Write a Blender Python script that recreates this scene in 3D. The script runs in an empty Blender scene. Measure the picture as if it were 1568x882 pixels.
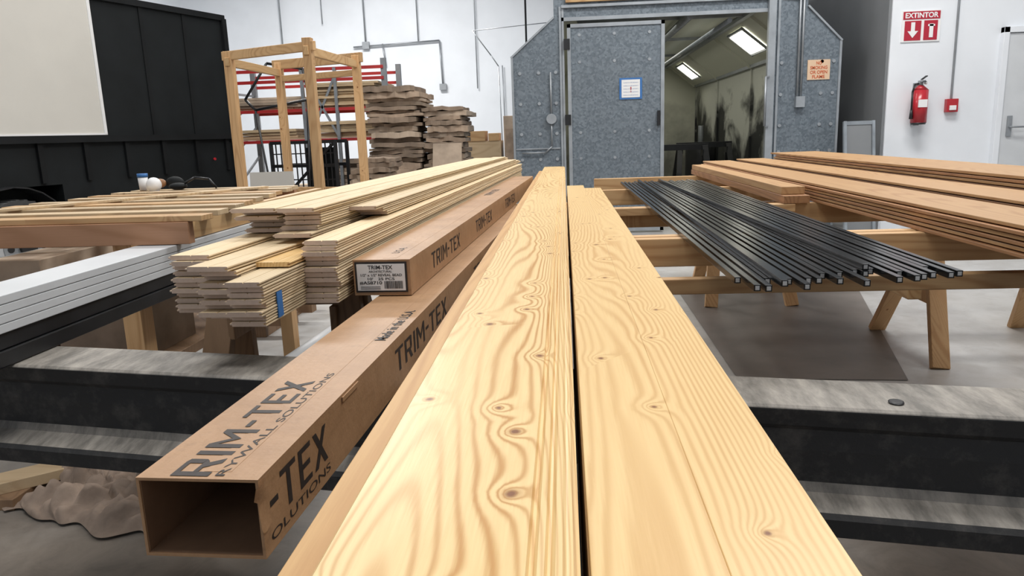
import bpy, bmesh, math, random
from mathutils import Vector, Matrix
from mathutils import noise as mn
random.seed(7)
scene = bpy.context.scene
R = math.radians

# ------------------------------------------------------------------ builder
class B:
    def __init__(s):
        s.bm = bmesh.new(); s.mats = []
    def mi(s, m):
        if m not in s.mats: s.mats.append(m)
        return s.mats.index(m)
    def box(s, a, b, m, M=None):
        x0,y0,z0 = a; x1,y1,z1 = b
        co = [(x0,y0,z0),(x1,y0,z0),(x1,y1,z0),(x0,y1,z0),(x0,y0,z1),(x1,y0,z1),(x1,y1,z1),(x0,y1,z1)]
        vs = [s.bm.verts.new((M @ Vector(c)) if M else c) for c in co]
        k = s.mi(m)
        for f in ((0,3,2,1),(4,5,6,7),(0,1,5,4),(1,2,6,5),(2,3,7,6),(3,0,4,7)):
            s.bm.faces.new([vs[i] for i in f]).material_index = k
    def bar(s, p0, p1, w, h, m, up=(0,0,1)):
        p0 = Vector(p0); p1 = Vector(p1); d = (p1-p0); L = d.length; d.normalize()
        u = Vector(up)
        if abs(d.dot(u)) > .98: u = Vector((0,1,0))
        sx = d.cross(u).normalized(); uz = sx.cross(d).normalized()
        M = Matrix((( sx.x,d.x,uz.x,p0.x),(sx.y,d.y,uz.y,p0.y),(sx.z,d.z,uz.z,p0.z),(0,0,0,1)))
        s.box((-w/2,0,-h/2),(w/2,L,h/2), m, M)
    def cyl(s, p0, p1, r, m, seg=10, r1=None):
        p0 = Vector(p0); p1 = Vector(p1); d = (p1-p0).normalized()
        r1 = r if r1 is None else r1
        u = Vector((0,0,1)) if abs(d.z) < .9 else Vector((1,0,0))
        a = d.cross(u).normalized(); b = d.cross(a)
        k = s.mi(m); A=[];C=[]
        for i in range(seg):
            t = 2*math.pi*i/seg; o = a*math.cos(t)+b*math.sin(t)
            A.append(s.bm.verts.new(p0+o*r)); C.append(s.bm.verts.new(p1+o*r1))
        for i in range(seg):
            j=(i+1)%seg
            f=s.bm.faces.new([A[i],A[j],C[j],C[i]]); f.material_index=k; f.smooth = seg>6
        s.bm.faces.new(A[::-1]).material_index=k; s.bm.faces.new(C).material_index=k
    def pipe(s, pts, r, m, seg=8):
        for i in range(len(pts)-1): s.cyl(pts[i],pts[i+1],r,m,seg)
    def prism(s, poly, y0, y1, m, M=None, axis='y'):
        k = s.mi(m)
        def c(p,y):
            v = Vector((p[0],y,p[1])) if axis=='y' else Vector((y,p[0],p[1]))
            return (M @ v) if M else v
        A=[s.bm.verts.new(c(p,y0)) for p in poly]; C=[s.bm.verts.new(c(p,y1)) for p in poly]
        n=len(poly)
        for i in range(n):
            j=(i+1)%n
            s.bm.faces.new([A[i],A[j],C[j],C[i]]).material_index=k
        s.bm.faces.new(A).material_index=k; s.bm.faces.new(C[::-1]).material_index=k
    def quad(s, pts, m):
        s.bm.faces.new([s.bm.verts.new(p) for p in pts]).material_index = s.mi(m)
    def ball(s, c, r, m, sc=(1,1,1)):
        k=s.mi(m)
        g=bmesh.ops.create_uvsphere(s.bm,u_segments=20,v_segments=12,radius=r,matrix=Matrix.Translation(c)@Matrix.Diagonal((*sc,1)))
        fs=set(f for v in g['verts'] for f in v.link_faces)
        for f in fs: f.material_index=k; f.smooth=True
    def obj(s, name, bevel=0, loc=(0,0,0), rz=0, parent=None, seg=2, rx=0):
        bmesh.ops.recalc_face_normals(s.bm, faces=s.bm.faces)
        me = bpy.data.meshes.new(name); s.bm.to_mesh(me); s.bm.free()
        for m in s.mats: me.materials.append(m)
        o = bpy.data.objects.new(name, me); scene.collection.objects.link(o)
        o.location=loc; o.rotation_euler=(rx,0,rz)
        if bevel:
            md=o.modifiers.new('bevel','BEVEL'); md.width=bevel; md.segments=seg; md.limit_method='ANGLE'; md.angle_limit=R(50)
        if parent: o.parent=parent
        return o

# ------------------------------------------------------------------ materials
def newmat(name):
    m=bpy.data.materials.new(name); m.use_nodes=True
    nt=m.node_tree; b=nt.nodes['Principled BSDF']
    return m,nt,b
def N(nt,t,**k):
    n=nt.nodes.new(t)
    for a,v in k.items(): setattr(n,a,v)
    return n
def math_(nt,op,a,b=None,c=None):
    n=N(nt,'ShaderNodeMath',operation=op)
    for i,v in enumerate((a,b,c)):
        if v is None: continue
        if isinstance(v,(int,float)): n.inputs[i].default_value=v
        else: nt.links.new(v,n.inputs[i])
    return n.outputs[0]
def mixc(nt,fac,a,b,mode='MIX'):
    n=N(nt,'ShaderNodeMix',data_type='RGBA',blend_type=mode)
    for s,v in ((n.inputs[0],fac),(n.inputs[6],a),(n.inputs[7],b)):
        if isinstance(v,(int,float)): s.default_value=v
        elif isinstance(v,tuple): s.default_value=(*v[:3],1)
        else: nt.links.new(v,s)
    return n.outputs[2]
def noise(nt,vec,scale,detail=4,rough=.55,dist=0):
    n=N(nt,'ShaderNodeTexNoise'); n.inputs['Scale'].default_value=scale
    n.inputs['Detail'].default_value=detail; n.inputs['Roughness'].default_value=rough; n.inputs['Distortion'].default_value=dist
    if vec is not None: nt.links.new(vec,n.inputs['Vector'])
    return n.outputs['Fac']
def ramp(nt,fac,lo,hi):
    n=N(nt,'ShaderNodeMapRange'); n.inputs['From Min'].default_value=lo; n.inputs['From Max'].default_value=hi
    nt.links.new(fac,n.inputs['Value']); return n.outputs['Result']
def bump(nt,b,h,strength,dist=.002):
    n=N(nt,'ShaderNodeBump'); n.inputs['Strength'].default_value=strength; n.inputs['Distance'].default_value=dist
    nt.links.new(h,n.inputs['Height']); nt.links.new(n.outputs[0],b.inputs['Normal'])

def plain(name,col,rough=.6,metal=0,var=.15,vs=6,emis=None,bmp=0,island=0,spec=.5):
    m,nt,b=newmat(name)
    tc=N(nt,'ShaderNodeTexCoord').outputs['Object']
    n=noise(nt,tc,vs,5)
    dk=tuple(c*(1-var) for c in col); lt=tuple(min(1,c*(1+var)) for c in col)
    c=mixc(nt,ramp(nt,n,.3,.7),dk,lt)
    if island:
        geo=N(nt,'ShaderNodeNewGeometry'); v=math_(nt,'MULTIPLY_ADD',geo.outputs['Random Per Island'],island*2,1-island)
        vc=N(nt,'ShaderNodeCombineColor')
        for i in range(3): nt.links.new(v,vc.inputs[i])
        c=mixc(nt,1.0,c,vc.outputs[0],'MULTIPLY')
    nt.links.new(c,b.inputs['Base Color'])
    b.inputs['Roughness'].default_value=rough; b.inputs['Metallic'].default_value=metal; b.inputs['Specular IOR Level'].default_value=spec
    if bmp: bump(nt,b,noise(nt,tc,vs*8,3),bmp)
    if emis:
        b.inputs['Emission Color'].default_value=(*emis[0],1); b.inputs['Emission Strength'].default_value=emis[1]
    return m

def wood(name,light,dark,axis='Y',rings=170,amp=70,knots=True,rough=.5,knotcol=(.20,.07,.02),contrast=.6,kscale=6.5,island=.12,krate=.45,spec=.35,endcol=None,power=2.6,cross=5.5,ks=(.018,.03),along=.62,finef=.2):
    m,nt,b=newmat(name)
    tc=N(nt,'ShaderNodeTexCoord').outputs['Object']
    sp=N(nt,'ShaderNodeSeparateXYZ'); nt.links.new(tc,sp.inputs[0])
    geo=N(nt,'ShaderNodeNewGeometry'); rnd=geo.outputs['Random Per Island']
    X,Y,Z=sp.outputs
    if axis=='Y': ac,al=X,Y
    elif axis=='X': ac,al=Y,X
    else: ac,al=math_(nt,'ADD',X,Y),Z
    ac=math_(nt,'ADD',ac,math_(nt,'MULTIPLY',rnd,7.3)); al=math_(nt,'ADD',al,math_(nt,'MULTIPLY',rnd,13.7))
    th=Z if axis!='Z' else X
    def vec(a,l,z):
        c=N(nt,'ShaderNodeCombineXYZ')
        for i,v in enumerate((a,l,z)):
            if isinstance(v,(int,float)): c.inputs[i].default_value=v
            else: nt.links.new(v,c.inputs[i])
        return c.outputs[0]
    v1=vec(math_(nt,'MULTIPLY',ac,cross),math_(nt,'MULTIPLY',al,along),math_(nt,'MULTIPLY',th,4))
    n1=noise(nt,v1,1,1.0,.3)
    ph=math_(nt,'ADD',math_(nt,'MULTIPLY',ac,rings),math_(nt,'MULTIPLY',n1,amp))
    v3=vec(math_(nt,'MULTIPLY',ac,60),math_(nt,'MULTIPLY',al,2.2),math_(nt,'MULTIPLY',th,60))
    fine=noise(nt,v3,4,4,.6)
    ph=math_(nt,'ADD',ph,math_(nt,'MULTIPLY',fine,1.6))
    if knots:
        vo=N(nt,'ShaderNodeTexVoronoi'); vo.inputs['Scale'].default_value=kscale
        vo.voronoi_dimensions='2D'
        wob=noise(nt,vec(ac,al,0),60,2)
        nt.links.new(vec(math_(nt,'MULTIPLY_ADD',wob,.006,ac),math_(nt,'MULTIPLY',al,.85),0),vo.inputs['Vector'])
        d=vo.outputs['Distance']
        cs=N(nt,'ShaderNodeSeparateColor'); nt.links.new(vo.outputs['Color'],cs.inputs[0])
        on=math_(nt,'GREATER_THAN',cs.outputs[0],krate)
        size=math_(nt,'MULTIPLY_ADD',cs.outputs[1],ks[1],ks[0])
        rel=math_(nt,'DIVIDE',d,size)
        infl=math_(nt,'MULTIPLY',math_(nt,'POWER',2.718,math_(nt,'MULTIPLY',d,-11)),on)
        ph=math_(nt,'ADD',ph,math_(nt,'MULTIPLY',infl,26))
        kn=math_(nt,'MULTIPLY',ramp(nt,rel,1.2,.45),on)
        halo=math_(nt,'MULTIPLY',ramp(nt,rel,2.2,.9),on)
    s=math_(nt,'MULTIPLY_ADD',math_(nt,'SINE',ph),.5,.5)
    s=math_(nt,'POWER',s,power)
    big=noise(nt,vec(math_(nt,'MULTIPLY',ac,9),math_(nt,'MULTIPLY',al,.7),0),1,2)
    s=math_(nt,'MULTIPLY',s,math_(nt,'MULTIPLY_ADD',ramp(nt,big,.35,.62),.75,.25))
    col=mixc(nt,math_(nt,'MULTIPLY',s,contrast),light,dark)
    col=mixc(nt,math_(nt,'MULTIPLY',ramp(nt,fine,.35,.75),finef),col,dark)
    if knots:
        col=mixc(nt,math_(nt,'MULTIPLY',halo,.7),col,tuple(c*.85 for c in dark))
        col=mixc(nt,kn,col,knotcol)
    if endcol:
        sn=N(nt,'ShaderNodeSeparateXYZ'); nt.links.new(geo.outputs['Normal'],sn.inputs[0])
        e=ramp(nt,math_(nt,'MULTIPLY',sn.outputs[1],-1),.7,.85)
        col=mixc(nt,e,col,mixc(nt,noise(nt,tc,90,3),endcol,tuple(c*.75 for c in endcol)))
    var=math_(nt,'MULTIPLY_ADD',rnd,island*2,1-island)
    vc=N(nt,'ShaderNodeCombineColor')
    for i in range(3): nt.links.new(var,vc.inputs[i])
    col=mixc(nt,1.0,col,vc.outputs[0],'MULTIPLY')
    nt.links.new(col,b.inputs['Base Color'])
    b.inputs['Roughness'].default_value=rough; b.inputs['Specular IOR Level'].default_value=spec
    bump(nt,b,fine,.15,.001)
    return m

pine=wood('pine_face',(.80,.585,.285),(.50,.25,.065),contrast=.95,rings=330,amp=300,power=2.6,cross=4.6,along=.5,krate=.12,kscale=8,island=.02,rough=.36,spec=.45)
pine2=wood('pine_face_warm',(.79,.555,.26),(.52,.27,.075),rings=560,amp=150,contrast=.6,power=1.8,krate=.12,kscale=8.5,island=.03,rough=.36,spec=.45)
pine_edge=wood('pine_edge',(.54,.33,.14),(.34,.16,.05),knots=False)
lum_x=wood('lumber_cross',(.60,.39,.20),(.36,.18,.07),axis='X',rings=220,amp=110,krate=.75)
lum_y=wood('lumber_long',(.64,.43,.22),(.42,.21,.08),axis='Y',rings=220,amp=110,krate=.7)
lum_z=wood('lumber_post',(.64,.41,.21),(.40,.20,.075),axis='Z',rings=220,amp=110,krate=.7)
lum_dark=wood('lumber_weathered',(.27,.17,.10),(.14,.08,.045),axis='Z',rings=120,krate=.75)
pallet=wood('lumber_pale',(.60,.46,.29),(.40,.26,.14),axis='X',rings=220,amp=110,krate=.75)
cedar=wood('cedar_board',(.52,.315,.15),(.33,.155,.06),axis='Y',rings=260,amp=120,knots=False,island=.2)
cedar_d=wood('cedar_board_dark',(.33,.17,.08),(.18,.08,.038),axis='Y',rings=260,amp=120,knots=False,island=.3)
redwood=wood('fascia_board',(.42,.23,.135),(.27,.13,.06),axis='X',rings=120,knots=False)
tgw=wood('milled_trim_wood',(.72,.58,.38),(.54,.38,.21),axis='Y',rings=300,amp=110,knots=False,island=.15,contrast=.4,rough=.7,endcol=(.66,.51,.41))
white_p=plain('white_enamel',(.60,.62,.64),.45,var=.06,vs=3)
wallw=plain('wall_paint_white',(.76,.79,.83),.8,var=.05,vs=1.2)
wallg=plain('grey_panel_and_wall_shade',(.20,.21,.22),.8,var=.1,vs=1)  # plain grey of the frame panel; on the office side it paints in shade
blk=plain('black_painted_steel',(.012,.013,.015),.4,var=.4,vs=8)
blkm=plain('black_matte_panel',(.009,.011,.012),.65,var=.2,vs=4,spec=.25)
blkt=plain('black_trailer_trim',(.010,.011,.012),.6,var=.2,vs=4,spec=.2)
rodm=plain('black_powder_coat',(.006,.007,.008),.22,var=.2,spec=.35)
rod_in=plain('tube_hollow',(.5,.5,.5),.4,metal=.9)
steel=plain('grey_steel',(.32,.34,.36),.45,metal=.6)
galvtrim=plain('galvanised_trim',(.36,.39,.42),.4,metal=.4)
redst=plain('red_rack_steel',(.45,.03,.03),.45)
redm=plain('red_enamel',(.42,.02,.03),.25,var=.05)
signred=plain('sign_red',(.42,.02,.04),.4,var=.03)
signwht=plain('sign_white',(.80,.80,.80),.5,var=.02)
signorg=plain('sign_orange_ink',(.55,.10,.03),.5,var=.02)
signcrm=plain('sign_cream',(.70,.50,.34),.5,var=.04)
ink=plain('black_ink',(.02,.018,.018),.6,var=.1)
inkb=plain('brown_black_ink',(.028,.02,.017),.6,var=.3,vs=60)
blue=plain('blue_tape',(.04,.16,.42),.5)
rubber=plain('tyre_rubber',(.045,.045,.045),.7,var=.3,vs=20)
rim=plain('wheel_rim',(.42,.43,.44),.45,var=.1)
paper=plain('kraft_bundle',(.30,.225,.165),.85,var=.35,vs=5,bmp=.5,island=.3)
paper2=plain('kraft_bundle_pale',(.42,.33,.25),.85,var=.3,vs=4,bmp=.5,island=.3)
burlap=plain('canvas_cloth',(.27,.205,.16),.9,var=.35,vs=9,bmp=.4)
lampm=plain('booth_lamp_lens',(1,1,.95),.4,emis=((1,.96,.82),5))
beige=plain('primed_panel',(.62,.60,.55),.55,var=.04,vs=1.5)
glassm=plain('grey_plastic',(.26,.29,.32),.3,var=.2)

m,nt,b=newmat('corrugated_cardboard'); card=m
tc=N(nt,'ShaderNodeTexCoord').outputs['Object']
n1=noise(nt,tc,7,6,.65)
mp=N(nt,'ShaderNodeMapping'); mp.inputs['Scale'].default_value=(180,4,180); nt.links.new(tc,mp.inputs[0])
n2=noise(nt,mp.outputs[0],1,2)
c=mixc(nt,ramp(nt,n1,.3,.75),(.45,.265,.14),(.32,.18,.09)); c=mixc(nt,math_(nt,'MULTIPLY',ramp(nt,n2,.4,.7),.18),c,(.28,.16,.07))
scf=noise(nt,tc,22,6,.75); c=mixc(nt,math_(nt,'MULTIPLY',ramp(nt,scf,.58,.72),.4),c,(.20,.115,.06))
nt.links.new(c,b.inputs['Base Color']); b.inputs['Roughness'].default_value=.5; bump(nt,b,n1,.5,.010)
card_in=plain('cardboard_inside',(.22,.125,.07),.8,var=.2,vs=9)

m,nt,b=newmat('dusty_black_timber'); dusty=m
tc=N(nt,'ShaderNodeTexCoord').outputs['Object']; geo=N(nt,'ShaderNodeNewGeometry')
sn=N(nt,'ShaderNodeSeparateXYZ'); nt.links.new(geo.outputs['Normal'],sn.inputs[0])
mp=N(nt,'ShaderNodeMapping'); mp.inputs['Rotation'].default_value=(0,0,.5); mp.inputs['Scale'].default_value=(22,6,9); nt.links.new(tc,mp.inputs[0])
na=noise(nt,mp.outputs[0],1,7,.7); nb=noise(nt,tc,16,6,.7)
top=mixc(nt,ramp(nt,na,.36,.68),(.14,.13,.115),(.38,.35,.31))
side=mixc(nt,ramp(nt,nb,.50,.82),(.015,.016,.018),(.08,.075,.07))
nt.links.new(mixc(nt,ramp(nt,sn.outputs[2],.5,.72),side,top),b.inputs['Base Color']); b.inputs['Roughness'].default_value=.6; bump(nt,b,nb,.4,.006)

m,nt,b=newmat('galvanised_sheet'); galv=m
tc=N(nt,'ShaderNodeTexCoord').outputs['Object']
vo=N(nt,'ShaderNodeTexVoronoi'); vo.inputs['Scale'].default_value=46; nt.links.new(tc,vo.inputs['Vector'])
cs=N(nt,'ShaderNodeSeparateColor'); nt.links.new(vo.outputs['Color'],cs.inputs[0])
nz=noise(nt,tc,3,5)
c=mixc(nt,cs.outputs[0],(.12,.15,.18),(.235,.28,.32)); c=mixc(nt,math_(nt,'MULTIPLY',nz,.5),c,(.14,.16,.18))
nt.links.new(c,b.inputs['Base Color']); b.inputs['Metallic'].default_value=.3; b.inputs['Roughness'].default_value=.42

m,nt,b=newmat('sooty_booth_lining'); soot=m
tc=N(nt,'ShaderNodeTexCoord').outputs['Object']
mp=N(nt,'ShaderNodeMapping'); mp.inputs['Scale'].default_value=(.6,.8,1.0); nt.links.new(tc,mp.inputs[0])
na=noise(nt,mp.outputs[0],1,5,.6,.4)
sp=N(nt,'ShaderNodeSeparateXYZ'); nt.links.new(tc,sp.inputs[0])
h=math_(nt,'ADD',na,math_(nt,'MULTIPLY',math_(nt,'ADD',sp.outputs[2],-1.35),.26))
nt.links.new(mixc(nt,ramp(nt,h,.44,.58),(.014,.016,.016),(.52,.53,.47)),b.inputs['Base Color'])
m,nt,b=newmat('booth_lining_cream'); booth_in=m
tc=N(nt,'ShaderNodeTexCoord').outputs['Object']
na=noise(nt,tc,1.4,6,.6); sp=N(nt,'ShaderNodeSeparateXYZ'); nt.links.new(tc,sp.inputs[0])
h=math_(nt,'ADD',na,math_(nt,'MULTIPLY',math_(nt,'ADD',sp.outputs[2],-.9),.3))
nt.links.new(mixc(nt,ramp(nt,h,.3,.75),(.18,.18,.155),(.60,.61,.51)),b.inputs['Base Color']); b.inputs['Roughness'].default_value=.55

m,nt,b=newmat('concrete_floor'); conc=m
tc=N(nt,'ShaderNodeTexCoord').outputs['Object']
na=noise(nt,tc,.8,7,.62); nb=noise(nt,tc,7,8,.7,.6); nc=noise(nt,tc,40,3)
c=mixc(nt,ramp(nt,na,.35,.65),(.33,.315,.295),(.45,.45,.445)); c=mixc(nt,math_(nt,'MULTIPLY',ramp(nt,nb,.45,.75),.55),c,(.24,.22,.195))
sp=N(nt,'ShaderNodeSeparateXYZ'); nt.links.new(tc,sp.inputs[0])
near_mask=ramp(nt,math_(nt,'ADD',sp.outputs[1],math_(nt,'MULTIPLY',na,1.5)),4.0,2.6)
near_col=mixc(nt,ramp(nt,nb,.35,.7),(.20,.165,.13),(.11,.09,.072))  # browner, darker floor tone, blended in towards low y
c=mixc(nt,math_(nt,'MULTIPLY',near_mask,.85),c,near_col)
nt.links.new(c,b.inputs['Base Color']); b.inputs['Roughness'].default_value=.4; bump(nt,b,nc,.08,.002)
dark_floor=plain('floor_dark_brown',(.15,.13,.115),.5,var=.2,vs=3)

# ------------------------------------------------------------------ text helper
def text(body,parent,org,xa,ya,w,h,mat,name,bold=0.0):
    cu=bpy.data.curves.new(name,'FONT'); cu.body=body; cu.size=1; cu.offset=bold
    to=bpy.data.objects.new(name,cu); scene.collection.objects.link(to)
    dg=bpy.context.evaluated_depsgraph_get(); dg.update()
    me=bpy.data.meshes.new_from_object(to.evaluated_get(dg)); bpy.data.objects.remove(to)
    xs=[v.co.x for v in me.vertices]; ys=[v.co.y for v in me.vertices]
    x0,x1,y0,y1=min(xs),max(xs),min(ys),max(ys)
    xa=Vector(xa);ya=Vector(ya);org=Vector(org)
    for v in me.vertices:
        u=(v.co.x-x0)/(x1-x0)*w; t=(v.co.y-y0)/(y1-y0)*h
        v.co=org+xa*u+ya*t
    me.materials.clear(); me.materials.append(mat)
    o=bpy.data.objects.new(name,me); scene.collection.objects.link(o); o.parent=parent
    return o
# heavy block lettering built from strokes (letters used on the cartons)
GL={'T':([((0,.86),(.62,.86),(.62,1),(0,1)),((.235,0),(.385,0),(.385,.86),(.235,.86))],.62),
 'E':([((0,0),(.15,0),(.15,1),(0,1)),((.15,.86),(.54,.86),(.54,1),(.15,1)),((.15,.43),(.48,.43),(.48,.57),(.15,.57)),((.15,0),(.54,0),(.54,.14),(.15,.14))],.54),
 'I':([((0,0),(.15,0),(.15,1),(0,1))],.15),
 'M':([((0,0),(.15,0),(.15,1),(0,1)),((.63,0),(.78,0),(.78,1),(.63,1)),((.15,1),(.15,.74),(.39,.26),(.39,.52)),((.63,1),(.39,.52),(.39,.26),(.63,.74))],.78),
 'X':([((0,1),(.17,1),(.66,0),(.49,0)),((.49,1),(.66,1),(.17,0),(0,0))],.66),
 '-':([((0,.42),(.30,.42),(.30,.57),(0,.57))],.30),
 'R':([((0,0),(.15,0),(.15,1),(0,1)),((.15,.86),(.42,.86),(.50,1),(.15,1)),((.42,.86),(.60,.86),(.60,.95),(.50,1)),((.45,.52),(.60,.50),(.60,.86),(.45,.86)),((.15,.38),(.52,.38),(.60,.50),(.15,.52)),((.30,.38),(.47,.38),(.64,0),(.46,0))],.64)}
def block(body,parent,org,xa,ya,w,h,mat,name):
    tot=sum(GL[c][1] for c in body)+.13*(len(body)-1); s=w/tot
    xa=Vector(xa);ya=Vector(ya);org=Vector(org); n=xa.cross(ya)
    q=B(); x=0; lay=0
    for c in body:
        for poly in GL[c][0]:
            lay+=1
            q.quad([org+xa*((x+px)*s)+ya*(py*h)+n*(.00002*(lay%7)) for px,py in poly],mat)
        x+=GL[c][1]+.13
    bmesh.ops.recalc_face_normals(q.bm, faces=q.bm.faces)
    return q.obj(name,parent=parent)

# ================================================================== ROOM
def wall(name,a,b_,m): q=B(); q.box(a,b_,m); return q.obj(name)
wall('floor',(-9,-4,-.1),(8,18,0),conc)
wall('wall_back',(-9.2,18,0),(8.2,18.2,6),wallw)
wall('wall_left',(-9.2,-4,0),(-9,18,6),wallw)
wall('wall_right',(8,-4,0),(8.2,18,6),wallw)
wall('ceiling',(-9.2,-4,6),(8.2,18.2,6.1),wallw)
q=B(); q.box((3.53,8.6,0),(8,18,6),wallw); q.obj('wall_office_block')
q=B(); q.box((3.50,8.62,0),(3.528,18,6),wallg); q.obj('wall_office_side_shade')  # grey sheet over the white block's side, its shade put into the colour
q=B(); q.box((3.54,8.58,0),(4.62,8.6,.1),wallw); q.obj('baseboard_office')

q=B()
q.box((4.66,8.53,0),(4.72,8.598,2.14),wallw); q.box((5.66,8.53,0),(5.72,8.598,2.14),wallw); q.box((4.66,8.53,2.08),(5.72,8.598,2.14),wallw)
q.box((4.725,8.55,.01),(5.655,8.598,2.075),white_p)
q.box((4.78,8.53,1.0),(4.83,8.55,1.22),steel); q.cyl((4.805,8.48,1.1),(4.805,8.54,1.1),.012,steel); q.cyl((4.805,8.48,1.1),(4.94,8.48,1.1),.01,steel)
q.obj('door_1',.004)

q=B(); y=17.93
def cp(pts,r=.02,m=steel): q.pipe([(x,y,z) for x,z in pts],r,m)
cp([(-4.9,3.35),(-2.85,3.42),(-2.82,2.42)]); cp([(-4.6,3.38),(-4.6,6)]); cp([(-3.35,3.4),(-3.35,6)],.014); cp([(-4.2,3.4),(-4.15,2.9)])
cp([(-6.6,3.3),(-6.6,6)]); cp([(-2.0,6),(-2.0,2.3)],.012); cp([(-1.4,2.8),(-1.38,1.2)],.012); cp([(-5.6,3.9),(-5.6,6)],.012)
q.box((-2.9,17.9,2.3),(-2.74,17.98,2.44),steel); q.box((-4.68,17.9,3.3),(-4.52,17.98,3.46),steel)
q.obj('electrical_conduit')
q=B(); q.cyl((-.55,12,6),(-.55,12,2.3),.016,blk); q.pipe([(-1.5,13,2.94),(-1.2,13,2.53),(-1.08,13,2.35),(-1.04,13,.0)],.009,steel); q.pipe([(-1.5,13,2.94),(-.15,13,3.02)],.007,steel); q.cyl((-.12,13,3.0),(-.12,13,6),.009,steel)
q.obj('hanging_cable')

# ================================================================== SPRAY BOOTH
Y0=9.0
q=B()
def sheet(poly,y0,y1,m): q.prism(poly,y0,y1,m)
sheet([(-.59,0),(.02,0),(.02,2.62),(-.09,2.62),(-.09,2.5),(-.59,2.08)],Y0,Y0+.06,galv)
sheet([(2.38,0),(3.15,0),(3.15,2.12),(2.77,2.5),(2.77,2.62),(2.38,2.62)],Y0,Y0+.06,galv)
sheet([(-.09,2.62),(2.77,2.62),(2.77,3.2),(-.09,3.2)],Y0,Y0+.06,galv)
sec=[(-.59,0),(-.59,2.08),(-.09,2.5),(-.09,3.2),(2.77,3.2),(2.77,2.5),(3.15,2.12),(3.15,0)]
for i in range(len(sec)-1):
    a,c=sec[i],sec[i+1]
    q.quad([(a[0],Y0+.06,a[1]),(c[0],Y0+.06,c[1]),(c[0],17.7,c[1]),(a[0],17.7,a[1])],galv)
inn=[(-.45,0.01),(-.45,2.1),(.2,2.6),(2.35,2.6),(2.98,2.1),(2.98,0.01)]
for i in range(len(inn)-1):
    a,c=inn[i],inn[i+1]
    q.quad([(a[0],Y0+.07,a[1]),(c[0],Y0+.07,c[1]),(c[0],17.5,c[1]),(a[0],17.5,a[1])],soot if i==4 else booth_in)
q.quad([(-.45,17.5,0.01),(2.98,17.5,0.01),(2.98,17.5,2.6),(-.45,17.5,2.6)],booth_in)
for yy in (10,12.3,14.9,17.3):
    q.bar((.2,yy,2.58),(2.35,yy,2.58),.06,.04,steel); q.bar((2.35,yy,2.58),(2.96,yy,2.1),.05,.04,booth_in)
    q.bar((2.965,yy,2.1),(2.965,yy,0),.03,.03,soot)
q.bar((2.3,9.1,2.56),(2.3,17.4,2.56),.07,.05,steel); q.bar((2.95,9.1,2.12),(2.95,17.4,2.12),.05,.05,steel)
q.pipe([(1.5,9.2,2.5),(1.5,17,2.5)],.05,steel); q.pipe([(1.95,9.2,2.42),(1.95,17,2.42)],.03,glassm)
for yy in (11.1,16.2):
    d=Vector((.63,0,-.5)).normalized(); nrm=Vector((-.5,0,-.63)).normalized()
    c0=Vector((2.62,yy,2.385))+nrm*.03
    a1=d*.22; b1=Vector((0,.42,0))
    q.quad([c0-a1-b1,c0+a1-b1,c0+a1+b1,c0-a1+b1],lampm)
    for sgn in (-1,1): q.bar(c0-a1*1.1+b1*sgn,c0+a1*1.1+b1*sgn,.03,.03,steel); q.bar(c0+a1*sgn-b1,c0+a1*sgn+b1,.03,.03,steel)
for x in (-.03,.0,2.36,2.44): q.box((x,Y0-.03,0),(x+.025,Y0,2.62),galvtrim)
q.box((.0,Y0-.03,2.46),(2.40,Y0+.0,2.50),galvtrim); q.box((.0,Y0-.02,2.50),(2.40,Y0+.06,2.62),galv)
q.box((.0,Y0-.06,2.60),(2.40,Y0,2.63),galvtrim)
q.box((.05,Y0-.05,2.66),(2.33,Y0,2.76),lum_x)
q.box((-.57,Y0-.012,1.02),(-.04,Y0,1.035),galvtrim)
q.box((-.60,Y0-.02,0),(-.575,Y0+.06,2.09),galvtrim); q.box((3.135,Y0-.02,0),(3.16,Y0+.06,2.12),galvtrim)
q.bar((-.60,Y0-.01,2.08),(-.09,Y0-.01,2.51),.03,.02,galvtrim); q.bar((2.77,Y0-.01,2.51),(3.16,Y0-.01,2.12),.03,.02,galvtrim)
for x in (-.5,-.28,-.08,2.5,2.95,3.08):
    for z in (.2,.6,.9,1.2,1.55,1.9): q.cyl((x,Y0-.012,z),(x,Y0,z),.02,galvtrim,8)
q.pipe([(-.14,Y0-.03,1.9),(-.14,Y0-.03,1.35)],.012,steel); q.pipe([(-.14,Y0-.03,1.35),(-.14,Y0-.03,1.05),(-.22,Y0-.03,.98),(-.5,Y0-.03,.98)],.010,steel); q.cyl((-.14,Y0-.06,1.37),(-.14,Y0,1.37),.06,galvtrim,16)
q.pipe([(2.68,Y0-.03,2.9),(2.68,Y0-.03,1.52)],.014,steel); q.pipe([(2.72,Y0-.03,2.9),(2.72,Y0-.03,1.52)],.014,steel); q.pipe([(2.70,Y0-.03,2.6),(2.5,Y0-.03,2.62)],.012,steel)
q.box((2.66,Y0-.07,1.40),(2.76,Y0,1.52),galvtrim)
booth=q.obj('spray_booth')
q=B()
q.box((.06,Y0-.05,.02),(1.17,Y0,2.42),galv)
for x in (.06,1.13): q.box((x,Y0-.065,.02),(x+.04,Y0-.05,2.42),galvtrim)
q.box((.06,Y0-.065,2.38),(1.17,Y0-.05,2.42),galvtrim); q.box((.06,Y0-.065,.02),(1.17,Y0-.05,.06),galvtrim)
for z in (.4,1.35,2.2): q.box((.02,Y0-.08,z-.06),(.09,Y0-.045,z+.06),blk)
q.box((1.09,Y0-.10,1.25),(1.12,Y0-.05,1.42),blk)
for x in (.2,.6,1.0):
    for z in (.3,.9,1.2,2.0,2.3): q.cyl((x,Y0-.056,z),(x,Y0-.05,z),.018,galvtrim,8)
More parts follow.
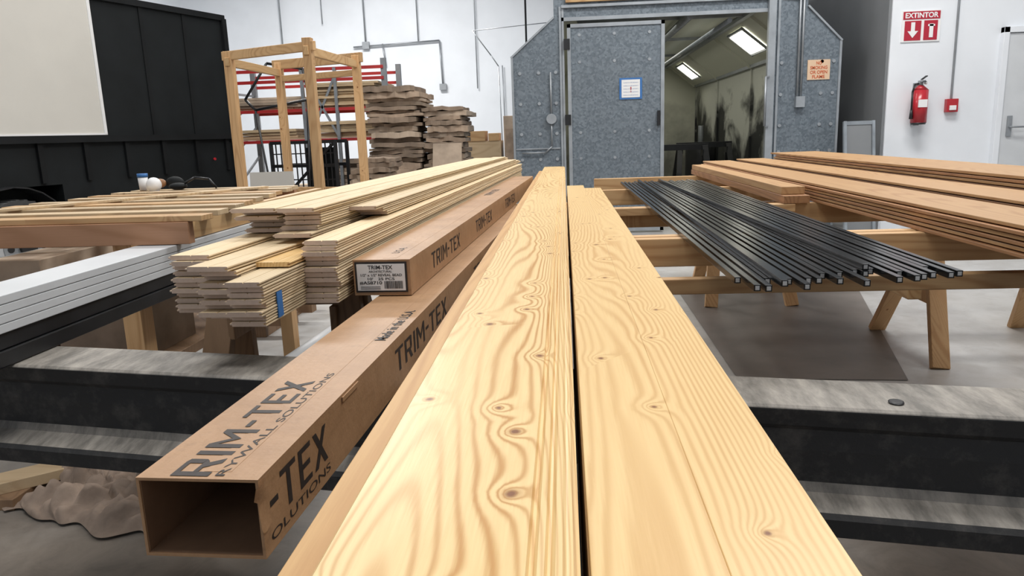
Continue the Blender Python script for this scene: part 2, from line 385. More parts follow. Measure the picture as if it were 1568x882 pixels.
q.box((.655,Y0-.062,1.56),(.915,Y0-.05,1.80),blue); q.box((.68,Y0-.066,1.58),(.89,Y0-.06,1.78),signwht)
d=q.obj('booth_door',0,parent=booth)
for i in range(5): text('notice to all painters',d,(.70,Y0-.068,1.74-i*.035),(1,0,0),(0,0,1),.17,.012,blue,'notice_text')
text('!',d,(.78,Y0-.07,1.64),(1,0,0),(0,0,1),.012,.06,signred,'notice_mark')
q=B(); q.box((2.79,Y0-.012,1.70),(3.04,Y0-.001,1.92),signcrm); s=q.obj('no_smoking_sign',parent=booth)
for i,t in enumerate(('NO','SMOKING','OR OPEN','FLAME')):
    w=(.06,.19,.19,.14)[i]; text(t,s,(2.915-w/2,Y0-.014,1.865-i*.05),(1,0,0),(0,0,1),w,.036,signorg,'sign_text',bold=.02)
q=B(); q.box((2.32,Y0-.1,0),(2.40,Y0-.031,2.62),galvtrim); q.cyl((2.30,Y0-.12,1.2),(2.30,Y0-.12,1.75),.014,steel); q.bar((2.345,Y0-.11,1.2),(2.30,Y0-.12,1.2),.015,.015,steel);q.bar((2.345,Y0-.11,1.75),(2.30,Y0-.12,1.75),.015,.015,steel); q.obj('booth_jamb',parent=booth)

def sawhorse(name,cx,cy,L,zt,m,axis='x',spread=.36,w=.085,t=.038):
    q=B(); h=L/2
    def P(a,b_,z): return (cx+a,cy+b_,z) if axis=='x' else (cx+b_,cy+a,z)
    q.bar(P(-h,0,zt-.045),P(h,0,zt-.045),t,.09,m)
    for sx in (-1,1):
        for sy in (-1,1):
            q.bar(P(sx*(h-.06),sy*.03,zt-.03),P(sx*(h+.02),sy*spread,0.0),t,w,m,up=(1,0,0) if axis=='x' else (0,1,0))
        q.bar(P(sx*(h-.03),-spread*.55,zt*.45),P(sx*(h-.03),spread*.55,zt*.45),.02,.08,m)
        q.bar(P(sx*(h-.09),-.09,zt-.13),P(sx*(h-.09),.09,zt-.13),.02,.1,m)
    return q.obj(name,.003)
sawhorse('sawhorse',1.75,11.4,.8,.98,blk); sawhorse('sawhorse',2.3,12.6,.9,.98,blk)
q=B(); q.cyl((2.55,14.3,0),(2.55,14.3,.9),.28,blk,24); q.cyl((2.55,14.3,.9),(2.55,14.3,.94),.29,blk,24); q.cyl((2.55,14.3,.94),(2.55,14.3,1.25),.05,steel,12); q.obj('paint_drum',.005)

# ================================================================== OFFICE WALL FIXTURES
yw=8.6; dz=-.03
q=B()
q.box((3.63,yw-.012,2.06+dz),(4.03,yw,2.38+dz),signwht)
q.box((3.64,yw-.016,2.29+dz),(4.02,yw-.012,2.37+dz),signred)
q.box((3.66,yw-.016,2.075+dz),(3.83,yw-.012,2.275+dz),signred); q.box((3.86,yw-.016,2.075+dz),(4.00,yw-.012,2.275+dz),signred)
q.prism([(3.725,2.26+dz),(3.765,2.26+dz),(3.765,2.17+dz),(3.80,2.17+dz),(3.745,2.10+dz),(3.69,2.17+dz),(3.725,2.17+dz)],yw-.02,yw-.016,signwht)
q.box((3.915,yw-.02,2.10+dz),(3.955,yw-.016,2.24+dz),signwht); q.box((3.90,yw-.02,2.215+dz),(3.97,yw-.016,2.235+dz),signwht)
s=q.obj('extinguisher_sign'); text('EXTINTOR',s,(3.66,yw-.018,2.303+dz),(1,0,0),(0,0,1),.34,.055,signwht,'sign_text',bold=.03)
q=B()
cx,cy=3.825,yw-.12
q.cyl((cx,cy,1.18),(cx,cy,1.52),.08,redm,24); q.cyl((cx,cy,1.16),(cx,cy,1.18),.07,blk,24,.08)
q.cyl((cx,cy,1.52),(cx,cy,1.57),.08,redm,24,.028); q.cyl((cx,cy,1.57),(cx,cy,1.61),.024,steel,14)
q.box((cx-.02,cy-.07,1.60),(cx+.02,cy+.03,1.62),steel); q.bar((cx,cy-.01,1.63),(cx+.0,cy-.12,1.66),.022,.008,blk); q.bar((cx,cy,1.61),(cx,cy-.11,1.60),.022,.008,blk)
q.cyl((cx+.03,cy-.02,1.595),(cx+.05,cy-.02,1.595),.018,signwht,12)
q.pipe([(cx-.02,cy,1.59),(cx-.07,cy-.02,1.58),(cx-.095,cy-.03,1.50),(cx-.093,cy-.03,1.30)],.010,blk); q.cyl((cx-.093,cy-.03,1.32),(cx-.093,cy-.03,1.22),.012,blk,10,.02)
q.box((cx-.045,cy-.083,1.34),(cx+.045,cy-.05,1.42),signwht); q.box((cx-.03,cy+.05,1.15),(cx+.03,yw,1.60),steel)
q.obj('fire_extinguisher')
q=B(); q.cyl((4.20,yw-.015,1.42),(4.20,yw-.015,5.99),.012,steel); q.box((4.14,yw-.06,1.28),(4.26,yw,1.42),redm); q.box((4.165,yw-.075,1.30),(4.235,yw-.06,1.35),signwht)
q.obj('fire_alarm_pull_station',.004)
q=B()
for a,c in (((3.06,8.3,0),(3.06,8.5,1.22)),((3.36,8.3,0),(3.36,8.5,1.22))): q.bar(a,c,.04,.03,glassm,up=(1,0,0))
for z in (.03,.62,1.20): q.bar((3.06,8.3+z*.165,z),(3.36,8.3+z*.165,z),.03,.04,glassm)
q.quad([(3.08,8.32,.05),(3.34,8.32,.05),(3.34,8.49,1.18),(3.08,8.49,1.18)],wallg)
q.obj('leaning_window_frame')

# ================================================================== TRAILER
T=Matrix.Translation((-3.85,8.6,0))@Matrix.Rotation(math.atan2(-1.4,-.48),4,'Z')
q=B()
q.box((0,-2.4,1.30),(6.4,0,2.58),blkm,T)
q.box((0,-2.4,.90),(6.4,-.02,1.30),blkm,T); q.box((0,-2.4,.62),(2.2,-.02,.90),blkm,T); q.box((4.3,-2.4,.62),(6.4,-.02,.90),blkm,T); q.box((2.2,-2.4,.62),(4.3,-.42,.90),blkm,T)
q.box((-.02,-2.42,2.58),(6.4,.03,2.64),blkt,T)
q.box((-.02,-.0,1.27),(6.4,.04,1.33),blkt,T)
q.box((-.03,-.03,.6),(.03,.04,2.6),blkt,T)
for x in (.55,1.1): q.box((x,0,1.33),(x+.04,.012,2.58),blkt,T)
for i in range(13): q.box((i*.45+.1,-.02,.92),(i*.45+.15,.01,1.27),blkt,T)
q.box((0,-.02,.60),(2.2,.03,.70),blk,T); q.box((4.3,-.02,.60),(6.4,.03,.70),blk,T)
q.box((1.73,0,1.34),(6.3,.025,2.575),beige,T); q.box((1.70,0.0,1.335),(1.73,.035,2.58),signwht,T); q.box((1.70,0.0,1.335),(6.3,.035,1.35),signwht,T); q.box((2.75,.025,1.35),(2.77,.032,2.55),signwht,T)
q.cyl(T@Vector((.35,.0,1.05)),T@Vector((.35,.02,1.05)),.015,redm,14)
for x in (2.72,3.72):
    q.cyl(T@Vector((x,-.18,.40)),T@Vector((x,.12,.40)),.40,rubber,40); q.cyl(T@Vector((x,.12,.40)),T@Vector((x,.128,.40)),.27,rim,30); q.cyl(T@Vector((x,.128,.40)),T@Vector((x,.135,.40)),.20,steel,24); q.cyl(T@Vector((x,.13,.40)),T@Vector((x,.17,.40)),.07,blk,16)
    for k in range(6):
        a=k*math.pi/3; q.cyl(T@Vector((x+.14*math.cos(a),.13,.40+.14*math.sin(a))),T@Vector((x+.14*math.cos(a),.138,.40+.14*math.sin(a))),.03,blk,10)
    for k in range(36):
        a=k*math.pi/18; q.bar(T@Vector((x+.40*math.cos(a),-.16,.40+.40*math.sin(a))),T@Vector((x+.40*math.cos(a),.11,.40+.40*math.sin(a))),.03,.012,rubber)
for cx_ in (2.72,3.72):
    prev=None
    for k in range(13):
        a=math.pi*k/12; pnt=T@Vector((cx_+.49*math.cos(a),-.02,.42+.49*math.sin(a)))
        if prev is not None: q.bar(prev,pnt,.22,.012,blk)
        prev=pnt
q.box((.3,-.5,.45),(5.9,-.4,.62),blk,T); q.box((.4,-.48,0),(.5,-.4,.5),blk,T); q.cyl(T@Vector((2.72,-2.2,.40)),T@Vector((2.72,-.18,.40)),.05,blk); q.cyl(T@Vector((3.72,-2.2,.40)),T@Vector((3.72,-.18,.40)),.05,blk)
q.obj('black_cargo_trailer')

# ================================================================== WOOD POST FRAME
q=B()
p=[(-2.88,6.5),(-2.04,6.1),(-2.88,7.65),(-1.98,7.3)]
tops=(1.99,2.02,2.0,2.0)
for i,(x,y) in enumerate(p): q.box((x-.037,y-.037,0),(x+.037,y+.037,tops[i]),lum_z)
def brr(i,j,z,ext=.07,h=.09):
    a=Vector((*p[i],z)); c=Vector((*p[j],z)); d=(c-a).normalized()*ext; q.bar(a-d,c+d,.04,h,lum_x if (i+j)%2 else lum_y)
brr(0,1,1.955,h=.075);brr(2,3,1.98);brr(0,2,1.90,.05,.07);brr(1,3,1.92,.05,.07);brr(2,3,1.84,.02,.06);brr(2,3,.7);brr(0,2,.5);brr(1,3,.5);brr(0,1,.35)
q.obj('timber_post_frame',.004)
q=B()
for z in (.5,.95,1.20):
    for a,c in (((-3.22,8.1),(-2.42,7.85)),((-3.2,8.45),(-2.4,8.2))): q.bar((*a,z),(*c,z),.035,.035,blk)
for x,y in ((-3.22,8.1),(-2.42,7.85),(-3.2,8.45),(-2.4,8.2)): q.bar((x,y,0),(x,y,1.20),.035,.035,blk)
for i in range(14):
    x=-3.22+i*.0615; y=8.1-i*.0192; q.bar((x,y,.5),(x,y,1.20),.012,.012,blk)
for z in (.65,.8,1.08): q.bar((-3.22,8.1,z),(-2.42,7.85,z),.012,.012,blk)
q.bar((-3.22,8.1,.5),(-2.42,7.85,1.20),.025,.025,blk); q.quad([(-2.8,8.02,.55),(-2.43,7.9,.55),(-2.43,7.9,1.14),(-2.8,8.02,1.14)],blkm)
q.obj('black_steel_cage')
q=B(); pts=[(-3.35,7.85,1.66),(-3.08,7.85,2.02),(-2.70,7.85,1.95),(-2.66,7.85,1.64),(-3.25,7.85,1.55),(-3.35,7.85,1.66)]
q.pipe(pts,.014,blk); q.pipe([(-3.25,7.85,1.55),(-3.08,7.82,0)],.012,blk); q.pipe([(-2.68,7.85,1.64),(-2.76,7.8,0)],.012,blk); q.obj('black_frame_stand')
q=B(); q.bar((-2.25,5.50,0),(-2.25,5.62,.985),.34,.015,beige,up=(0,1,0)); q.obj('leaning_panel')

# ================================================================== PALLET RACK (red)
q=B()
for x in (-4.5,-2.35):
    for y in (10.0,10.9):
        q.box((x-.035,y-.03,0),(x+.035,y+.03,2.25),steel)
    for k in range(5): q.bar((x,10,.2+k*.42),(x,10.9,.2+(k+1)*.42 if k<4 else .2+k*.42),.02,.03,steel)
for z in (.55,1.22,1.62,2.0,2.14):
    for y in (9.97,10.93): q.box((-4.5,y-.02,z-.02),(-2.35,y+.02,z+.02),redst)
for z in (.575,1.245,1.645): q.box((-4.45,10,z),(-2.4,10.9,z+.02),pallet)
q.bar((-3.4,9.95,1.25),(-3.0,9.95,2.05),.02,.03,steel); q.bar((-3.0,9.95,1.25),(-3.4,9.95,2.05),.02,.03,steel); q.bar((-3.45,9.95,0),(-3.45,9.95,2.15),.04,.05,steel); q.bar((-3.0,9.95,0),(-3.0,9.95,2.15),.04,.05,steel)
rack=q.obj('pallet_rack')
def stack(name,x0,x1,y0,y1,z0,z1,t,m,jx=.02,jy=.05,bev=.002,parent=None):
    q=B(); z=z0
    while z+t<=z1+1e-6:
        a=random.uniform(-jx,jx); c=random.uniform(-jy,jy); e=random.uniform(-jy,jy)
        q.box((x0+a+.002,y0+c,z),(x1+a-.002,y1+e,z+t*.9),m); z+=t
    return q.obj(name,bev,parent=parent)
stack('racked_lumber',-3.35,-2.45,9.98,10.9,1.667,1.98,.03,pallet,jx=.04,parent=rack)
stack('racked_lumber_2',-4.4,-3.5,9.98,10.9,1.667,1.83,.035,paper2,jx=.04,parent=rack)
stack('racked_lumber_3',-4.4,-3.6,9.98,10.8,1.267,1.42,.04,pallet,parent=rack)
stack('racked_lumber_4',-3.3,-2.5,9.98,10.8,.597,.98,.05,paper2,parent=rack)
stack('racked_lumber_5',-3.3,-2.5,9.98,10.8,1.267,1.5,.05,pallet,parent=rack)
def pile(name,x0,x1,y0,y1,z1,ts,seed):
    random.seed(seed); q=B(); z=0; W=x1-x0; D=y1-y0
    while z<z1:
        t=random.uniform(*ts); ww=W*random.uniform(.88,1.08)/2; dx=random.uniform(-.04,.04)
        k=q.mi(random.choice((paper,paper,paper2))); ang=random.uniform(-.05,.05)
        M=Matrix.Translation(((x0+x1)/2+dx,(y0+y1)/2+random.uniform(-.06,.06),z))@Matrix.Rotation(ang,4,'Z')
        nx,ny=12,6; ph=random.random()*50
        top=[];bot=[]
        def zz(u,v): return .018*mn.noise(Vector((u*5+ph,v*4,z*3)))
        for j in range(ny+1):
            r1=[];r0=[]
            for i in range(nx+1):
                u=i/nx;v=j/ny
                ex=.02*mn.noise(Vector((ph,v*6,3))); ey=.03*mn.noise(Vector((u*6,ph,5)))
                X=(u-.5)*2*ww+ex; Y=(v-.5)*D+ey
                r1.append(q.bm.verts.new(M@Vector((X,Y,t*.95*(1-.3*max(0,abs(u-.5)*2-.75)*4*.6)+zz(u,v)))))
                r0.append(q.bm.verts.new(M@Vector((X,Y,zz(u,v)))))
            top.append(r1);bot.append(r0)
        for j in range(ny):
            for i in range(nx):
                f=q.bm.faces.new([top[j][i],top[j][i+1],top[j+1][i+1],top[j+1][i]]); f.material_index=k; f.smooth=True
                f=q.bm.faces.new([bot[j][i],bot[j+1][i],bot[j+1][i+1],bot[j][i+1]]); f.material_index=k
        for i in range(nx):
            for r,w in ((0,0),(ny,1)):
                f=q.bm.faces.new([bot[r][i],bot[r][i+1],top[r][i+1],top[r][i]]); f.material_index=k
        for j in range(ny):
            for r in (0,nx):
                f=q.bm.faces.new([bot[j][r],bot[j+1][r],top[j+1][r],top[j][r]]); f.material_index=k
        z+=t
    return q.obj(name)
pile('kraft_paper_bundles',-2.36,-1.72,8.95,9.75,1.80,(.03,.08),3)
pile('kraft_paper_bundles',-1.68,-1.20,9.0,9.8,1.55,(.03,.08),5)
pile('kraft_paper_bundles',-2.30,-1.88,7.95,8.5,1.0,(.04,.08),9)
q=B(); q.bar((-1.36,8.35,0),(-1.36,8.75,1.13),.34,.01,paper2,up=(0,1,0)); q.obj('leaning_cardboard_sheet')
q=B()
q.box((-1.6,12.0,0),(-1.0,12.5,1.12),pallet); q.box((-1.55,11.98,1.12),(-1.25,12.45,1.28),lum_x); q.box((-1.2,11.98,1.12),(-1.03,12.45,1.24),lum_x); q.box((-.95,12,0),(-.76,12.4,1.5),paper2); q.box((-.93,11.98,.1),(-.80,12.0,1.3),paper); q.obj('shop_storage_boxes',.006)

# ================================================================== LEFT SLATTED FRAME TABLE
q=B()
q.box((-2.42,2.46,.868),(-1.30,2.50,.945),redwood); q.box((-2.42,4.1,.868),(-1.52,4.14,.945),redwood)
for x in (-2.42,-2.05,-1.75,-1.40): q.box((x,2.5,.868),(x+.04,4.1,.945),lum_y)
random.seed(4)
for i in range(9):
    y=2.50+i*.19; q.bar((-2.44+random.uniform(-.03,.02),y+random.uniform(-.02,.02)+.05,.956),(-1.25-.03*i,y+random.uniform(-.02,.05),.956),.085,.02,pallet if i%3 else lum_x)
q.bar((-2.38,2.7,.972),(-1.6,3.9,.972),.05,.012,pallet)
for x in (-2.40,-1.62):
    for y in (2.56,4.0): q.box((x,y-.04,0),(x+.07,y+.04,.868),lum_z)
q.box((-2.40,2.54,.30),(-1.55,2.58,.38),redwood); q.box((-2.40,3.98,.30),(-1.55,4.02,.38),redwood); q.box((-2.36,2.58,.34),(-1.58,3.98,.38),lum_dark)
for a,c,zt_,mm in ((-2.32,-2.22,.78,glassm),(-2.20,-1.98,.80,paper2),(-1.95,-1.66,.70,paper)):
    q.box((a,2.62,.38),(c,3.1,zt_),mm)
q.obj('slatted_frame_table',.002)
q=B(); q.ball((-2.25,3.95,1.0),.040,signwht); q.cyl((-2.25,3.95,.962),(-2.25,3.95,.975),.025,signwht,16); q.obj('white_plastic_float')
q=B(); q.cyl((-2.35,4.02,.967),(-2.35,4.02,1.04),.022,signwht,20,.026); q.cyl((-2.35,4.02,1.04),(-2.35,4.02,1.06),.028,blue,20); q.obj('drinks_cup')
q=B(); q.ball((-2.14,4.0,.985),.04,blkm,(1.3,.8,.5)); q.ball((-2.30,4.10,1.0),.032,cedar_d,(1.2,.8,.8)); q.ball((-2.22,4.12,1.0),.035,blkm,(1.5,.8,1.0)); q.pipe([(-2.1,4.0,1.0),(-2.04,4.0,1.03),(-1.96,4.0,1.02),(-1.92,4,.97)],.007,blk); q.obj('work_gloves')

# ================================================================== WHITE/BLACK SIDING STACK
q=B(); random.seed(5)
for i in range(4): q.box((-1.50,.5,.775+i*.023),(-1.352+random.uniform(-.003,.003),4.3,.7965+i*.023),white_p)
q.obj('white_siding_stack',.002)
q=B(); q.box((-1.49,.5,.692),(-1.355,4.2,.732),blk); q.box((-1.49,.5,.734),(-1.36,4.2,.773),blk); q.obj('black_trim_boards',.003)

# ================================================================== BLACK CROSS BEAM
BM=Matrix.Translation((0,1.49,0))@Matrix.Rotation(math.atan(-.18),4,'Z')
q=B()
q.prism([(-.08,.462),(-.140,.462),(-.142,.498),(-.136,.508),(-.080,.520),(-.068,.535),(-.072,.60),(-.070,.640),(-.082,.652),(-.086,.685),(-.078,.69),(.08,.69),(.085,.66),(.07,.64),(.07,.54),(.11,.525),(.11,.462)],-1.50,1.9,dusty,BM,axis='x')
for x in (.62,.98): q.cyl(BM@Vector((x,-.04,.69)),BM@Vector((x,-.04,.695)),.014,blk,12)
beam=q.obj('black_cross_beam',.004)
q=B()
for x in (-.44,0.0,1.5): q.box((x-.04,-.05,0),(x+.04,.05,.461),blk,BM)
q.obj('beam_legs',.004,parent=beam)

# ================================================================== MAIN PINE BOARDS
zt=.90; T_=.018
def bd(x0,x1,y0,y1,m):
    c=.0006
    prof=[(x0,zt-T_),(x1,zt-T_),(x1,zt-c),(x1-c,zt),(x0+c,zt),(x0,zt-c)]
    q.prism(prof,y0,y1,m)
q=B()
prof=[(-.185,zt-T_),(.006,zt-T_),(.006,zt-.009),(.001,zt-.009),(.001,zt-.003),(-.002,zt-.003),(-.004,zt-.0035),(-.007,zt-.001),(-.012,zt-.0005),(-.0155,zt-.004),(-.018,zt-.0045),(-.020,zt-.001),(-.025,zt),(-.028,zt-.0035),(-.031,zt-.0035),(-.033,zt),(-.183,zt),(-.185,zt-.002)]
q.prism(prof,.25,6.95,pine); q.obj('beaded_pine_board')
q=B(); bd(.013,.1082,.25,4.35,pine2); q.obj('pine_board')
q=B(); bd(.1084,.196,.25,4.12,pine2); q.obj('pine_board')
q=B()
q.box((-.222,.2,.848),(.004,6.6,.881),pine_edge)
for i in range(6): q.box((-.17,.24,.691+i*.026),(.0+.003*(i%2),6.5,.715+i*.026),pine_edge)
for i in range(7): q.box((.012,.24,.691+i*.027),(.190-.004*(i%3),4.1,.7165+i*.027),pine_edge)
q.obj('pine_board_stack',.001)
sawhorse('sawhorse',-.28,3.1,.85,.688,lum_dark); sawhorse('sawhorse',-.28,5.6,.7,.688,lum_z)

# ================================================================== CARDBOARD BOXES
def cardtube(name,loc,rz,W,H,L,open_end,rx=0):
    q=B(); t=.004; h=W/2
    q.box((-h,0,0),(h,L,t),card); q.box((-h,0,H-t),(h,L,H),card); q.box((-h,0,t),(-h+t,L,H-t),card); q.box((h-t,0,t),(h,L,H-t),card)
    q.box((-h+t,L-.01,t),(h-t,L-.006,H-t),card)
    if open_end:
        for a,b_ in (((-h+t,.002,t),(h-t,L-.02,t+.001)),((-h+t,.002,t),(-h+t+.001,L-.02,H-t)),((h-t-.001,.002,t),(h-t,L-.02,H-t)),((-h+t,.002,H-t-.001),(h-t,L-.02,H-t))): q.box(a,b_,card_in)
        k=q.mi(card); rows=[]
        for j in range(6):
            row=[]
            for i in range(5):
                u=i/4;v=j/5
                row.append(q.bm.verts.new((h+.001+.006*math.sin(v*6+u*3)*u*0.6+.002,-.004-.012*u*abs(math.sin(v*5+1))+ (1-u)*.022,H-.006-v*.06-.004*u*math.sin(v*9))))
            rows.append(row)
        for j in range(5):
            for i in range(4):
                f=q.bm.faces.new([rows[j][i],rows[j][i+1],rows[j+1][i+1],rows[j+1][i]]); f.material_index=k; f.smooth=True
        q.box((h+.0005,.30,H-.012),(h+.003,.38,H-.004),card)
    else:
        q.box((-h+t,.001,t),(h-t,.006,H-t),card)
    q.box((.0,0.02,H),(.036,L-.02,H+.0004),card)
    return q.obj(name,.003,loc=loc,rz=rz,rx=rx)
b1=cardtube('cardboard_trim_box',(-.460,.815,.692),R(-2.6),.160,.107,3.5,True)
b2=cardtube('cardboard_trim_box',(-.478,1.86,.802),R(-2.6),.152,.094,3.7,False)
YA=(0,1,0);XN=(-1,0,0);ZU=(0,0,1)
H=.1078
block('RIM-TEX',b1,(.012,.006,H),YA,XN,.36,.050,inkb,'print_top')
text('RYWALL SOLUTIONS',b1,(.032,.008,H),YA,XN,.40,.012,inkb,'print_top_sub',bold=.005)
text('Made in the U.S.A.',b1,(.062,.62,H),YA,XN,.26,.024,inkb,'print_origin',bold=.015)
block('TRIM-TEX',b1,(.0805,.62,.035),YA,ZU,.52,.050,inkb,'print_side')
block('-TEX',b1,(.0805,.024,.034),YA,ZU,.20,.056,inkb,'print_side')
text('OLUTIONS',b1,(.0805,.02,.012),YA,ZU,.21,.013,inkb,'print_side_sub')
block('TRIM-TEX',b1,(.0805,1.6,.035),YA,ZU,.48,.045,inkb,'print_side')
block('TRIM-TEX',b2,(.0765,.25,.022),YA,ZU,.45,.048,inkb,'print_side')
block('TRIM-TEX',b2,(.0765,1.05,.022),YA,ZU,.45,.048,inkb,'print_side')
block('TRIM-TEX',b2,(.0765,2.0,.022),YA,ZU,.45,.048,inkb,'print_side')
text('U.S.A.',b2,(.02,.10,.0955),YA,XN,.10,.02,inkb,'print_origin')
block('TRIM-TEX',b2,(.0,2.0,.0955),YA,XN,.4,.035,inkb,'print_top')
q=B(); q.box((-.071,-.0012,.008),(.067,0,.088),ink); q.box((-.066,-.0025,.013),(.062,-.0011,.083),signwht); lab=q.obj('end_label',parent=b2)
XA=(1,0,0)
for t_,x,z,w,h in (('TRIM-TEX',-.036,.069,.066,.0105),('ARCHITECTURAL',-.034,.0605,.062,.0055),('1/2" x 1/2" REVEAL BEAD',-.056,.0505,.11,.007),('10\'   25 PCS',-.038,.0405,.072,.007),('#AS8710',-.060,.0285,.060,.0095)):
    text(t_,lab,(x,-.003,z),XA,ZU,w,h,ink,'label_text',bold=.02)
q=B(); random.seed(2); x=.006
while x<.054:
    w=random.choice((.0006,.001,.0016)); q.box((x,-.0032,.018),(x+w,-.0026,.038),ink); x+=w+random.choice((.0007,.0012))
for i in range(2): q.box((-.058,-.0032,.017+i*.005),(-.005,-.0026,.0185+i*.005),ink)
q.obj('barcode',parent=lab)

# ================================================================== T&G MILLED TRIM STACKS
def tgprof(x,z,w,t):
    return [(x+a,z+b_) for a,b_ in [(0.001,0),(w-.001,0),(w,t*.1),(w,t*.33),(w-.006,t*.33),(w-.006,t*.66),(w,t*.66),(w,t*.9),(w-.0015,t),(.55*w,t),(.53*w,t-.003),(.51*w,t),(.0015,t),(0,.9*t),(0,.66*t),(-.005,.66*t),(-.005,.33*t),(0,.33*t),(0,.1*t)]]
def tg(name,x0,y0,z0,n,w,L,rz,jy=.02,jx=.003,t=.0132,seed=1,m=None):
    random.seed(seed); q=B()
    for i in range(n):
        a=random.uniform(-jx,jx); c=random.uniform(-jy,jy)
        q.prism(tgprof(a,i*t,w,t*.86),c,L+c*3,m or tgw)
    return q.obj(name,loc=(x0,y0,z0),rz=rz)
yaw=R(-2.6)
tg('milled_trim_stack',-.948,1.70,.80,11,.100,4.4,yaw,jx=.005,jy=.012,seed=1)
tg('milled_trim_stack',-.842,1.62,.80,9,.086,4.4,yaw,jy=.025,jx=.003,seed=2)
tg('milled_trim_stack',-.750,1.56,.80,8,.081,4.6,yaw,jy=.02,jx=.002,seed=3)
tg('milled_trim_stack',-.660,1.80,.80,12,.088,4.6,yaw,jy=.012,seed=4)
tg('milled_trim_stack',-.93,2.05,.948,6,.13,4.2,yaw-.004,jy=.07,jx=.008,seed=5)
tg('milled_trim_stack',-.785,1.98,.935,7,.105,4.3,yaw,jy=.08,jx=.006,seed=6)
tg('milled_trim_stack',-.668,2.3,.962,3,.09,4.1,yaw,jy=.08,jx=.003,seed=8)
tg('loose_trim_board',-.86,1.60,.9205,1,.10,.75,yaw-.05,jy=0,seed=9)
tg('loose_trim_board',-.752,1.72,.9075,1,.088,1.2,yaw-.0,jy=0,seed=9,m=pine2)
sawhorse('sawhorse',-.86,2.2,.5,.797,lum_dark,spread=.25)
sawhorse('sawhorse',-.72,4.6,.5,.797,lum_dark,spread=.25)
q=B(); q.box((-.6665,1.62,.805),(-.664,1.65,.865),blue); q.obj('blue_strap')

# ================================================================== RIGHT RACK TABLE
q=B()
for y in (2.35,3.35,4.4,5.5):
    q.box((.215,y-.02,.775),(3.0,y+.02,.865),lum_x)
q.box((.215,2.39,.775),(3.0,2.43,.865),lum_x); q.box((.215,3.30,.83),(1.0,3.33,.865),lum_x)
for x in (1.0,2.3): q.box((x,2.2,.685),(x+.04,5.7,.774),lum_y)
q.box((.22,2.10,.735),(3.0,2.14,.78),lum_x)
q.box((.22,2.14,.735),(.26,2.33,.774),lum_y); q.box((1.9,2.14,.735),(1.94,2.33,.774),lum_y)
q.obj('lumber_rack_table',.003)
sawhorse('sawhorse',2.22,4.0,.75,.683,lum_z,spread=.38)
sawhorse('sawhorse',2.45,2.75,.6,.683,lum_z,spread=.38)
sawhorse('sawhorse',1.25,5.3,.5,.683,lum_z,spread=.3)
q=B(); random.seed(11); nr=24
for i in range(nr):
    xn=.372+(.475)*i/(nr-1)+random.uniform(-.003,.003); xf=.365+.49*i/(nr-1)+random.uniform(-.003,.003)
    yn=1.56+.10*(i/(nr-1))+random.uniform(-.06,.06); yf=4.85+random.uniform(-.08,.08)
    z=.8732
    q.bar((xn,yn,z),(xf,yf,z),.0138,.0138,rodm)
    q.bar((xn,yn-.0005,z),(xn,yn+.001,z),.009,.009,rod_in)
for xn,xf,yn in ((.44,.47,1.50),(.66,.60,1.66)):
    q.bar((xn,yn,.8732+.0142),(xf,4.8,.8732+.0142),.0138,.0138,rodm); q.bar((xn,yn-.0005,.8874),(xn,yn+.001,.8874),.009,.009,rod_in)
q.obj('black_square_rods',.0014)
def lstack(name,x0,x1,y0,y1,z0,n,t,ms,seed,jx=.008):
    random.seed(seed); q=B()
    for i in range(n):
        a=random.uniform(-jx,jx)
        q.box((x0+a,y0,z0+i*t),(x1+a-.008,y1+random.uniform(-.1,.1),z0+(i+1)*t-.0035),ms[i%len(ms)])
    return q.obj(name,.0015)
lstack('cedar_board_stack',1.10,1.32,1.2,6.1,.866,6,.0135,[cedar_d,cedar],1)
lstack('cedar_board_stack',1.345,1.56,1.2,6.0,.866,7,.0135,[cedar,cedar_d],2)
lstack('cedar_board_stack',1.60,1.95,1.2,5.9,.866,9,.0150,[cedar,cedar_d],3)
q=B(); q.box((.95,3.3,.866),(1.06,5.7,.90),cedar_d); q.box((.955,3.36,.901),(1.055,5.7,.935),cedar); q.obj('short_cedar_board',.002)

# ================================================================== FLOOR ITEMS
q=B(); q.box((.82,3.5,.0),(.83,3.51,.002),dark_floor); q.quad([(.82,3.5,.003),(1.60,3.45,.003),(2.19,5.68,.003),(.84,5.69,.003)],dark_floor); q.obj('floor_dark_patch')  # flat grey-brown patch, darker than the concrete around it
q=B(); random.seed(6)
for i in range(5): q.bar((-3.1+i*.17,4.35,.18),(-2.5+i*.13,5.4,.18),.09,.03,(lum_dark,pallet,redwood)[i%3])
for i in range(3): q.bar((-3.2,4.5+i*.35,.12),(-1.7,4.4+i*.35,.12),.08,.08,lum_dark)
for i in range(3): q.box((-3.0+i*.5,4.4,0),(-2.9+i*.5,5.3,.08),lum_dark)
q.obj('scrap_lumber_pile',.002)
q=B(); q.cyl((-1.50,3.0,.06),(-1.35,4.9,.06),.055,white_p,20); q.cyl((-1.36,3.0,.06),(-1.21,4.9,.06),.055,steel,20); q.obj('white_plastic_pipe')
q=B(); q.bar((-2.35,2.0,.06),(-1.85,2.4,.06),.11,.04,pallet); q.box((-2.3,1.98,0),(-2.2,2.12,.04),lum_dark); q.box((-2.0,2.2,0),(-1.9,2.35,.04),lum_dark); q.obj('floor_plank',.002)
q=B(); nx,ny=70,34; k=q.mi(burlap); g=[]
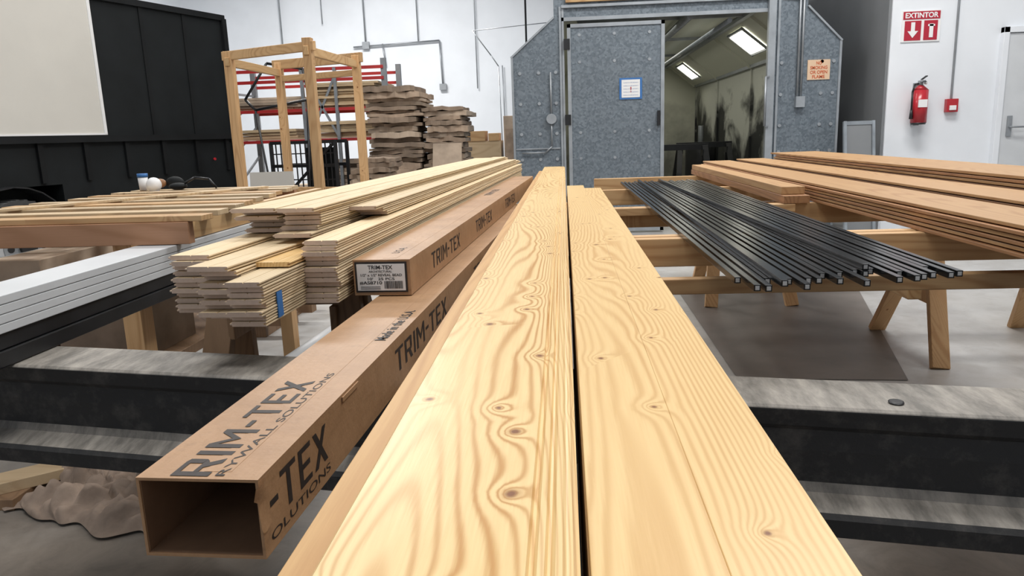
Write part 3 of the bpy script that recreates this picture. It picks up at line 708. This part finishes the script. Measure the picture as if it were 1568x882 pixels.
for j in range(ny):
    row=[]
    for i in range(nx):
        u=i/(nx-1); v=j/(ny-1); x=-1.92+u*.70; y=2.28-u*.2+v*.36-.10
        e=min(u,1-u,v,1-v)*6; e=min(1,e)
        z=.010+e*(.035+.05*mn.noise(Vector((u*10,v*6,1)))+.09*abs(mn.noise(Vector((u*13,v*7,4)))))
        row.append(q.bm.verts.new((x+.08*mn.noise(Vector((v*5,u*3,7))),y+.08*mn.noise(Vector((u*7,v,3))),max(.004,z))))
    g.append(row)
for j in range(ny-1):
    for i in range(nx-1):
        f=q.bm.faces.new([g[j][i],g[j][i+1],g[j+1][i+1],g[j+1][i]]); f.material_index=k; f.smooth=True
q.obj('crumpled_drop_cloth')

# ================================================================== LIGHTS
w=bpy.data.worlds.new('World'); scene.world=w; w.use_nodes=True
w.node_tree.nodes['Background'].inputs[0].default_value=(.88,.93,1,1); w.node_tree.nodes['Background'].inputs[1].default_value=.5
def area(n,loc,sx,sy,e,rot=(0,0,0),col=(1,.985,.96)):
    l=bpy.data.lights.new(n,'AREA'); l.shape='RECTANGLE'; l.size=sx; l.size_y=sy; l.energy=e; l.color=col
    o=bpy.data.objects.new(n,l); scene.collection.objects.link(o); o.location=loc; o.rotation_euler=rot
for i,(x,y,e) in enumerate(((-1.5,1.0,120),(2.5,2.0,130),(-3.5,6,150),(2.5,5.8,260),(-4,13.5,540),(0,9.0,60))):
    area('ceiling_lamp',(x,y,5.7),2.6,1.0,e)
area('booth_lamp',(1.5,13,2.5),1.5,6,42,col=(1,.98,.88))

# ================================================================== CAMERA
cam=bpy.data.cameras.new('camera'); co=bpy.data.objects.new('camera',cam); scene.collection.objects.link(co)
cam.sensor_width=36; cam.lens=1387/1920*36; cam.clip_start=.02
Mc=Matrix.Rotation(R(4.32),4,'Z')@Matrix.Rotation(R(90-11.68),4,'X')@Matrix.Rotation(-.035,4,'Z')
Mc.translation=(0,0,1.2); co.matrix_world=Mc
scene.camera=co
scene.view_settings.view_transform='Standard'
